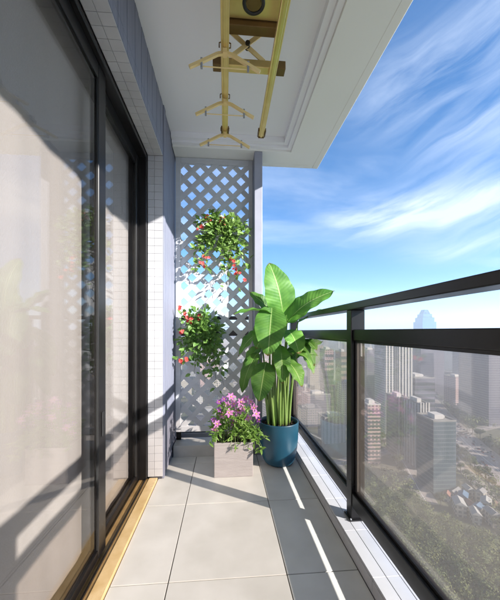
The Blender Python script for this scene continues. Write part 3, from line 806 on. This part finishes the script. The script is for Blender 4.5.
# blue crowned tower
d_ = 1050; r = ray(424.5, 328); c = Vector((r.x/r.y*d_, d_, GZ)); W = 15/FPX*d_
bt = empty('landmark_tower', c, 'blue glass skyscraper with a stepped crown rising above the mid rail', 'skyscraper')
top = EYE+(331-309)/FPX*d_-GZ
MB().box(-W/2, -W/2, -.5, W/2, W/2, top-44).build('wall', FM['teal'], bt)
MB().box(-W*.42, -W*.42, top-44, W*.42, W*.42, top-28).build('upper_storeys', FM['teal'], bt)
MB().box(-W*.32, -W*.32, top-28, W*.32, W*.32, top-15).build('upper_storeys', FM['teal'], bt)
cr = MB()
for i in range(10):
    for sx in (-1, 1):
        x_ = -W*.34+W*.68*i/9
        cr.bar((x_, sx*W*.36, top-30), (x_*.45, sx*W*.10, top+1), 1.2, 1.2)
        cr.bar((sx*W*.36, x_, top-30), (sx*W*.10, x_*.45, top+1), 1.2, 1.2)
cr.box(-W*.16, -W*.16, top-14.9, W*.16, W*.16, top-2)
cr.build('crown', FM['teal'], bt)

# roads
def polyline(pts, step=12):
    out = []
    for i in range(len(pts)-1):
        n_ = max(1, int((pts[i+1]-pts[i]).length/step))
        for k_ in range(n_): out.append(pts[i].lerp(pts[i+1], k_/n_))
    out.append(pts[-1]); return out
def strip(pts, w0, w1, z, mb=None):
    mb = mb or MB(); vs = []; n_ = len(pts)
    for i, p in enumerate(pts):
        t = (pts[min(i+1, n_-1)]-pts[max(i-1, 0)]).normalized(); s_ = Vector((t.y, -t.x, 0))
        vs += [(p.x+s_.x*w0, p.y+s_.y*w0, GZ+z), (p.x+s_.x*w1, p.y+s_.y*w1, GZ+z)]
    return mb.add(vs, [(2*i, 2*i+1, 2*i+3, 2*i+2) for i in range(n_-1)])
roads = []
def road(name, px, w, extra=None, lanes=0):
    pts = [gp(*p) for p in px]
    if extra: pts = [Vector((e[0], e[1], GZ)) for e in extra[0]]+pts+[Vector((e[0], e[1], GZ)) for e in extra[1]]
    pts = polyline(pts); roads.append((pts, w/2))
    tag(strip(pts, -w/2, w/2, .30).build(name, M['asph']), kind='structure')
    sw = MB()
    for s_ in (-1, 1): strip(pts, s_*(w/2+3.2), s_*(w/2+.02), .42, sw)
    tag(sw.build('pavement', M['pave']), kind='structure')
    mk = MB()
    for k_ in range(1, lanes):
        off = -w/2+w*k_/lanes; solid = (k_*2 == lanes)
        for i in range(0, len(pts)-1):
            a_, b_ = pts[i], (pts[i+1] if solid else pts[i].lerp(pts[i+1], .45))
            t = (b_-a_).normalized(); s_ = Vector((t.y, -t.x, 0)); hw = .35 if solid else .18
            q = [a_+s_*(off-hw), a_+s_*(off+hw), b_+s_*(off+hw), b_+s_*(off-hw)]
            mk.add([(p.x, p.y, GZ+.34) for p in q], [(0,1,2,3)])
    if lanes: tag(mk.build('road_markings', M['paint']), kind='structure')
    return pts
av = road('avenue', [(560,524),(520,491),(494,467),(468,445),(447,424),(430,404),(420,390),(413,376),(408,364)], 34, lanes=8)
st2 = road('street', [(427,504),(420,492),(408,470),(396,450),(383,430),(372,411),(366,398),(360,384)], 11, lanes=2)
st3 = road('lane', [(525,535),(497,505),(473,479),(450,454),(432,438),(420,425)], 6)
st4 = road('cross_street', [(300,470),(345,462),(384,452),(420,443),(452,436),(500,425),(560,412)], 9, lanes=2)
# car park area and plaza
def near_road(x, y, m_):
    for pts, hw in roads:
        for p in pts[::2]:
            if (p.x-x)**2+(p.y-y)**2 < (hw+m_+5)**2: return True
    return False
def near_b(x, y, m_):
    return any((bx-x)**2+(by-y)**2 < (br+m_)**2 for bx, by, br in used)
# low colourful houses between the lane and the park
sm_mats = [mat('low_roof_white', (.36,.36,.35), rough=.8, nscale=.3), mat('low_roof_blue', (.09,.17,.27), rough=.6, nscale=.3), mat('low_roof_red', (.27,.13,.10), rough=.8, nscale=.3), mat('low_roof_grey', (.24,.24,.24), rough=.8, nscale=.3)]
names_ = ['white', 'blue', 'red', 'grey']
def low_house(x, y, w, d, h, rot, ci, label, group=None):
    r_ = empty('low_building', (x, y, GZ), label, 'building', group); r_.rotation_euler.z = rot; used.append((x, y, max(w, d)*.6))
    MB().box(-w/2, -d/2, -.5, w/2, d/2, h).build('wall', FM['cream'], r_)
    m_ = MB(); e = .5
    m_.add([(-w/2-e,-d/2-e,h+.02),(w/2+e,-d/2-e,h+.02),(w/2+e,d/2+e,h+.02),(-w/2-e,d/2+e,h+.02),(-w/2,0,h+2.2),(w/2,0,h+2.2)], [(0,3,2,1),(0,1,5,4),(2,3,4,5),(1,2,5),(3,0,4)])
    m_.build('roof', sm_mats[ci], r_)
for i, (u, v, ci, w, d) in enumerate([(455,497,3,16,9),(463,503,1,12,8),(459,513,0,15,9),(471,510,2,11,7),(478,515,1,10,7),(486,512,0,12,8),(494,510,2,10,8),(468,496,0,10,7),(481,502,3,9,7),(447,500,2,9,6),(475,521,0,13,7),(492,524,3,12,8)]):
    p = gp(u, v)
    txt = ['low {} roofed building at the edge of the park, {}'.format(names_[ci], s_) for s_ in ('beside the glass office tower',)][0]
    posn = ['nearest the glass tower','small, behind the white long one','long, in front of the blue roof','small, left of the first blue pair','second blue one to the right','wide, before the lane bend','right beside the lane','behind the red roof','half hidden by trees','tiny, against the tower base','lowest of the group','nearest the lower right corner'][i]
    low_house(p.x, p.y, w*.78, d*.78, 5+(i % 3)*2, .5+.3*(i % 4), ci, 'low building with a {} roof, {}'.format(names_[ci], posn))
# scattered far city
cr_ = random.Random(21); kinds = ['pink','grey','cream','white','slate','tan','glass','cream']
words = {'pink':'pinkish','grey':'grey striped','cream':'cream','white':'white','slate':'dark slate','tan':'tan brick','glass':'blue-grey glass'}
cnt = 0; tries = 0
def visible_px(x, y):
    c_, s_ = math.cos(TH), math.sin(TH); yc = y*c_+x*s_; xc = x*c_-y*s_
    return 250+FPX*xc/yc if yc > 0 else -1
while cnt < 190 and tries < 9000:
    tries += 1
    d_ = 330*math.exp(cr_.random()*2.7); ang = cr_.uniform(-.62, .86)+TH
    x = d_*math.sin(ang); y = d_*math.cos(ang); w = cr_.uniform(16,34)*(1+d_/3500); dd = cr_.uniform(13,24)*(1+d_/3500)
    u = visible_px(x, y)
    if near_road(x, y, w*.6) or near_b(x, y, w*.75): continue
    if 425 < u < 520 and d_ < 560: continue
    if 345 < u < 430 and d_ < 420: continue
    if u < 345 and d_ < 380: continue
    hmax = min(118, 30+d_*.07); h = cr_.uniform(.35, 1)*hmax
    if 415 < u < 433 and d_ < 1100: h = min(h, 60)
    kd = cr_.choice(kinds)
    building('distant_building', x, y, w, dd, h, cr_.choice((0,.1,.35,-.2,.6)), kd, '{} building among the hazy far-off city blocks'.format(words[kd]), group='hazy {} buildings of the far city'.format(words[kd]), plant=(d_ < 900))
    cnt += 1

lw = 0
for _ in range(4000):
    if lw >= 70: break
    d_ = 420*math.exp(cr_.random()*1.4); ang = cr_.uniform(-.45, .80)+TH; x = d_*math.sin(ang); y = d_*math.cos(ang)
    w = cr_.uniform(12,26); dd = cr_.uniform(10,18)
    if near_road(x, y, w*.6) or near_b(x, y, w*.6): continue
    kd = cr_.choice(('cream','tan','white','grey'))
    building('low_block', x, y, w, dd, cr_.uniform(8,22), cr_.choice((0,.3,.8,-.4)), kd, 'low {} block among trees between the distant towers'.format(words[kd]), group='low {} blocks between the towers'.format(words[kd]), plant=False)
    lw += 1
# trees: individuals along the streets, the rest as woodland
def crown_quads(rr, c_, r_, n_, out_v, out_f, sq=.8, qs=1.0):
    for _ in range(n_):
        while True:
            q = Vector((rr.uniform(-1,1), rr.uniform(-1,1), rr.uniform(-1,1)))
            if .25 < q.length < 1: break
        p = c_+Vector((q.x*r_, q.y*r_, q.z*r_*sq))
        a_ = Vector((rr.gauss(0,1), rr.gauss(0,1), rr.gauss(0,.5))).normalized(); nn_ = (q.normalized()+Vector((rr.gauss(0,.5), rr.gauss(0,.5), .5+rr.gauss(0,.4)))).normalized()
        a_ = (a_-nn_*a_.dot(nn_)).normalized(); b_ = nn_.cross(a_); s_ = r_*rr.uniform(.10,.20)*qs
        k0 = len(out_v); out_v += [tuple(p+a_*s_), tuple(p+b_*s_*.8), tuple(p-a_*s_*.9+nn_*s_*.2), tuple(p-b_*s_)]
        out_f.append((k0, k0+1, k0+2, k0+3))
protos = []
for i in range(4):
    rr = random.Random(40+i); r_ = 3.4+.5*i; hh = 7.5+i
    root = empty('street_tree', (0,0,0)); vs, fs = [], []
    for k_ in range(5):
        a_ = k_*1.26+rr.random(); crown_quads(rr, Vector((math.cos(a_)*r_*.45, math.sin(a_)*r_*.45, hh-1+rr.uniform(-1,1.4))), r_*.62, 130, vs, fs)
    MB().add(vs, fs).build('crown', M['crown'], root)
    tk = MB().tube([(0,0,-.3),(.1,0,hh*.4),(0,.1,hh*.75)], [.35,.25,.12], 7)
    for k_ in range(4):
        a_ = k_*1.57; tk.tube([(0,0,hh*.45),(math.cos(a_)*r_*.5, math.sin(a_)*r_*.5, hh*.85)], [.14,.05], 5)
    tk.build('trunk', M['bark'], root); protos.append([root, False])
tree_xy = []
tn = 0
def place_tree(x, y, s_, label, group):
    global tn
    if near_b(x, y, -1): return
    pr = protos[tn % 4]; tn += 1
    o = pr[0] if not pr[1] else copy_tree(pr[0]); pr[1] = True
    o.location = (x, y, GZ+.2); o.scale = (s_, s_, s_); o.rotation_euler.z = rnd.random()*6.28
    tag(o, label, 'tree', group); tree_xy.append((x, y))
for pts, hw, lab, grp, st_, mx_ in ((av, 21, 'round green street tree in the row beside the wide avenue', 'street trees along the avenue', 1, 800), (st2, 9.5, 'round green street tree beside the narrow street between towers', 'street trees along the narrow street', 1, 560), (st3, 6.5, 'small green tree beside the pale lane near the low buildings', 'trees along the lane', 1, 500)):
    pl_ = pts
    for i in range(0, len(pl_)-1, st_):
        p = pl_[i]; t = (pl_[i+1]-p).normalized(); s2 = Vector((t.y, -t.x, 0))
        if p.length > mx_ or visible_px(p.x, p.y) > 530: continue
        for sg in (-1, 1):
            q = p+s2*sg*hw+t*rnd.uniform(-2,2); place_tree(q.x, q.y, rnd.uniform(.7,1.15), lab, grp)
# woodland
wr = random.Random(5); vs, fs = [], []
base = [(o_[0]) for o_ in protos]
nt = 0
for _ in range(16000):
    if nt > 3600: break
    d_ = 120*math.exp(wr.random()*2.3); ang = wr.uniform(-.5, .78)+TH
    x = d_*math.sin(ang); y = d_*math.cos(ang)
    if near_road(x, y, -1) or near_b(x, y, -3): continue
    if noise.noise(Vector((x*.012, y*.012, 3))) < (-2 if d_ < 255 else .02): continue
    r_ = wr.uniform(3.2,6.0); k_ = 230 if d_ < 280 else 50
    if d_ > 450: r_ *= 1.6
    crown_quads(wr, Vector((x, y, GZ+r_*1.2+wr.uniform(0,3))), r_, k_, vs, fs, .75, .55 if d_ < 280 else .95); nt += 1
wd = MB().add(vs, fs).build('woodland', M['crown'])
tag(wd, 'hazy green tree cover of the parks below and between the towers', 'woodland', kind='stuff')

# cars
def car_proto(cm):
    r_ = empty('car', (0,0,0))
    MB().box(-2.2,-.9,.3,2.2,.9,.85,.12).build('body', cm, r_)
    m_ = MB(); m_.add([(-1.3,-.8,.86),(1.2,-.8,.86),(1.2,.8,.86),(-1.3,.8,.86),(-.9,-.68,1.45),(.6,-.68,1.45),(.6,.68,1.45),(-.9,.68,1.45)], [(0,3,2,1),(4,5,6,7),(0,1,5,4),(1,2,6,5),(2,3,7,6),(3,0,4,7)])
    m_.build('cabin', M['band'], r_)
    for sx in (-1.35,1.35):
        for sy in (-.8,.8): MB().tube([(sx,sy-.1,.32),(sx,sy+.1,.32)], .32, 10).build('wheel', M['rubber'], r_)
    return r_
cars = [[car_proto(mat('car_paint_'+n_, c_, rough=.3, coat=.5)), False, n_] for n_, c_ in (('white',(.7,.7,.7)),('black',(.03,.03,.03)),('red',(.4,.04,.03)),('silver',(.4,.41,.42)))]
cn = 0
for pts, offs, lim in ((av, (-14.5,-10.6,-6.3,6.3,10.6,14.5), 640), (st2, (-2.6,2.6), 420)):
    for i in range(1, len(pts)-1):
        p = pts[i]
        if p.length > lim or visible_px(p.x, p.y) > 520: continue
        t = (pts[i+1]-p).normalized(); s2 = Vector((t.y, -t.x, 0))
        for of in offs:
            if rnd.random() < .42:
                c_ = cars[cn % 4]; cn += 1; o = c_[0] if not c_[1] else copy_tree(c_[0]); c_[1] = True
                q = p+s2*of+t*rnd.uniform(-4,4); o.location = (q.x, q.y, GZ+.31); o.rotation_euler.z = math.atan2(t.y, t.x)+(math.pi if of > 0 else 0)
                tag(o, 'tiny {} car driving on the road far below the railing'.format(c_[2]), 'car', '{} cars on the roads far below'.format(c_[2]))

# ground
g = MB(); n_ = 96; RG = 12500; vs = [(0,0,GZ)]
for ring_ in (200, 800, 3000, RG):
    for j in range(n_): t = 2*math.pi*j/n_; vs.append((ring_*math.cos(t), ring_*math.sin(t), GZ))
fs = [(0, 1+j, 1+(j+1) % n_) for j in range(n_)]
for i in range(3):
    for j in range(n_): a = 1+i*n_+j; b = 1+i*n_+(j+1) % n_; fs.append((a, a+n_, b+n_, b))
tag(g.add(vs, fs).build('ground', M['ground']), kind='structure')

# haze
hzm, N, Lk = newmat('haze_air'); N.remove(N['Principled BSDF'])
pv = N.new('ShaderNodeVolumePrincipled'); pv.inputs['Color'].default_value = (.66,.76,.88,1); pv.inputs['Density'].default_value = .00062; pv.inputs['Anisotropy'].default_value = .2
Lk.new(pv.outputs[0], N['Material Output'].inputs['Volume'])
hb = MB().box(-13000, -13000, GZ-1.5, 13000, 13000, 85)
tag(hb.build('haze', hzm), kind='stuff')

# ------------------------------------------------------------------ sky, sun
SUN = Vector((1, -.65, .55)).normalized()
el = math.asin(SUN.z); az = math.atan2(SUN.x, SUN.y)
w = bpy.data.worlds.new('World'); scene.world = w; w.use_nodes = True
N = w.node_tree.nodes; L2 = w.node_tree.links
bg = N['Background']; sky = N.new('ShaderNodeTexSky'); sky.sky_type = 'NISHITA'; sky.sun_disc = False
sky.sun_elevation = el; sky.sun_rotation = az; sky.air_density = .75; sky.dust_density = .05; sky.ozone_density = 2.2; sky.altitude = 140
tc = N.new('ShaderNodeTexCoord'); sp = N.new('ShaderNodeSeparateXYZ'); L2.new(tc.outputs['Generated'], sp.inputs[0])
def wm(op, a, b=None, c=None):
    n_ = N.new('ShaderNodeMath'); n_.operation = op
    for i, q in enumerate((a, b, c)):
        if q is None: continue
        if isinstance(q, (int, float)): n_.inputs[i].default_value = q
        else: L2.new(q, n_.inputs[i])
    return n_.outputs[0]
zz = wm('ADD', wm('MAXIMUM', sp.outputs[2], 0.0), .16)
cx = wm('DIVIDE', sp.outputs[0], zz); cy = wm('DIVIDE', sp.outputs[1], zz)
cmb = N.new('ShaderNodeCombineXYZ'); L2.new(cx, cmb.inputs[0]); L2.new(cy, cmb.inputs[1])
mp = N.new('ShaderNodeMapping'); mp.inputs['Rotation'].default_value = (0,0,R(-28)); mp.inputs['Scale'].default_value = (.42,1.35,1); mp.inputs['Location'].default_value = (.3,.25,0)
L2.new(cmb.outputs[0], mp.inputs['Vector'])
nz = N.new('ShaderNodeTexNoise'); nz.inputs['Scale'].default_value = 1.15; nz.inputs['Detail'].default_value = 9; nz.inputs['Roughness'].default_value = .55; nz.inputs['Distortion'].default_value = .55
L2.new(mp.outputs[0], nz.inputs['Vector'])
cf = N.new('ShaderNodeMapRange'); cf.interpolation_type = 'SMOOTHSTEP'; cf.inputs['From Min'].default_value = .46; cf.inputs['From Max'].default_value = .74; cf.inputs['To Max'].default_value = .8
L2.new(nz.outputs['Fac'], cf.inputs['Value'])
mx = N.new('ShaderNodeMix'); mx.data_type = 'RGBA'; mx.inputs[7].default_value = (4.4,4.9,5.7,1)
azn = wm('ARCTAN2', sp.outputs[0], sp.outputs[1]); eln = wm('ARCSINE', sp.outputs[2])
n2 = N.new('ShaderNodeTexNoise'); n2.inputs['Scale'].default_value = 2.0; n2.inputs['Detail'].default_value = 3
L2.new(tc.outputs['Generated'], n2.inputs['Vector'])
wob = wm('MULTIPLY', wm('SUBTRACT', n2.outputs['Fac'], .5), .22)
c3 = N.new('ShaderNodeCombineXYZ'); L2.new(wm('MULTIPLY', azn, 1.5), c3.inputs[0]); L2.new(wm('MULTIPLY', wm('ADD', wm('ADD', eln, wob), wm('MULTIPLY', azn, -.16)), 9.0), c3.inputs[1])
n3 = N.new('ShaderNodeTexNoise'); n3.inputs['Scale'].default_value = 1.6; n3.inputs['Detail'].default_value = 10; n3.inputs['Roughness'].default_value = .6; n3.inputs['Distortion'].default_value = .4
L2.new(c3.outputs[0], n3.inputs['Vector'])
def cband(e0, slope, wd, amp, az0, az1):
    d = wm('DIVIDE', wm('ADD', wm('SUBTRACT', eln, R(e0)), wm('ADD', wm('MULTIPLY', azn, -slope), wm('MULTIPLY', wob, .5))), R(wd))
    gs = wm('POWER', 2.718, wm('MULTIPLY', wm('MULTIPLY', d, d), -1.0))
    m_ = N.new('ShaderNodeMapRange'); m_.interpolation_type = 'SMOOTHSTEP'; m_.inputs['From Min'].default_value = R(az0); m_.inputs['From Max'].default_value = R(az1)
    L2.new(azn, m_.inputs[0]); return wm('MULTIPLY', wm('MULTIPLY', gs, m_.outputs[0]), amp)
bsum = wm('ADD', wm('ADD', cband(21.5, -.06, 3.6, 1.0, 8, 30), cband(34, .08, 5.0, .5, 15, 36)), wm('ADD', cband(12.5, .0, 1.8, .6, 26, 40), cband(26, .05, 4, .5, 26, 42)))
fib = N.new('ShaderNodeMapRange'); fib.inputs['From Min'].default_value = .33; fib.inputs['From Max'].default_value = .68
L2.new(n3.outputs['Fac'], fib.inputs[0])
band = wm('MINIMUM', wm('MULTIPLY', bsum, fib.outputs[0]), .72)
fade = N.new('ShaderNodeMapRange'); fade.interpolation_type = 'SMOOTHSTEP'; fade.inputs['From Min'].default_value = .03; fade.inputs['From Max'].default_value = .16
L2.new(sp.outputs[2], fade.inputs['Value']); L2.new(wm('MULTIPLY', wm('MAXIMUM', wm('MULTIPLY', cf.outputs[0], .55), band), fade.outputs[0]), mx.inputs[0]); hs = N.new('ShaderNodeHueSaturation'); hs.inputs['Saturation'].default_value = 1.28; hs.inputs['Hue'].default_value = .500
L2.new(sky.outputs[0], hs.inputs['Color']); L2.new(hs.outputs[0], mx.inputs[6]); L2.new(mx.outputs[2], bg.inputs['Color'])
bg.inputs['Strength'].default_value = .053
sl = bpy.data.lights.new('sun', 'SUN'); sl.energy = 2.9; sl.angle = R(.7); sl.color = (1, .96, .90)
so_ = bpy.data.objects.new('sun', sl); COL.objects.link(so_); so_.location = (30,-20,40)
so_.rotation_euler = (-SUN).to_track_quat('-Z', 'Y').to_euler()

# ------------------------------------------------------------------ camera
cam = bpy.data.cameras.new('camera'); co = bpy.data.objects.new('camera', cam); COL.objects.link(co)
co.location = (0, 0, EYE); co.rotation_euler = (math.pi/2, 0, -TH)
cam.sensor_fit = 'VERTICAL'; cam.sensor_height = 36; cam.lens = FPX/600*36
cam.shift_y = 31/600; cam.clip_start = .02; cam.clip_end = 40000
scene.camera = co
scene.render.engine = 'CYCLES'
scene.cycles.max_bounces = 10; scene.cycles.diffuse_bounces = 5; scene.cycles.transparent_max_bounces = 16; scene.cycles.volume_bounces = 1
scene.view_settings.view_transform = 'Standard'; scene.view_settings.look = 'None'
scene.view_settings.gamma = 1; scene.view_settings.use_curve_mapping = False
scene.view_settings.exposure = 2.4
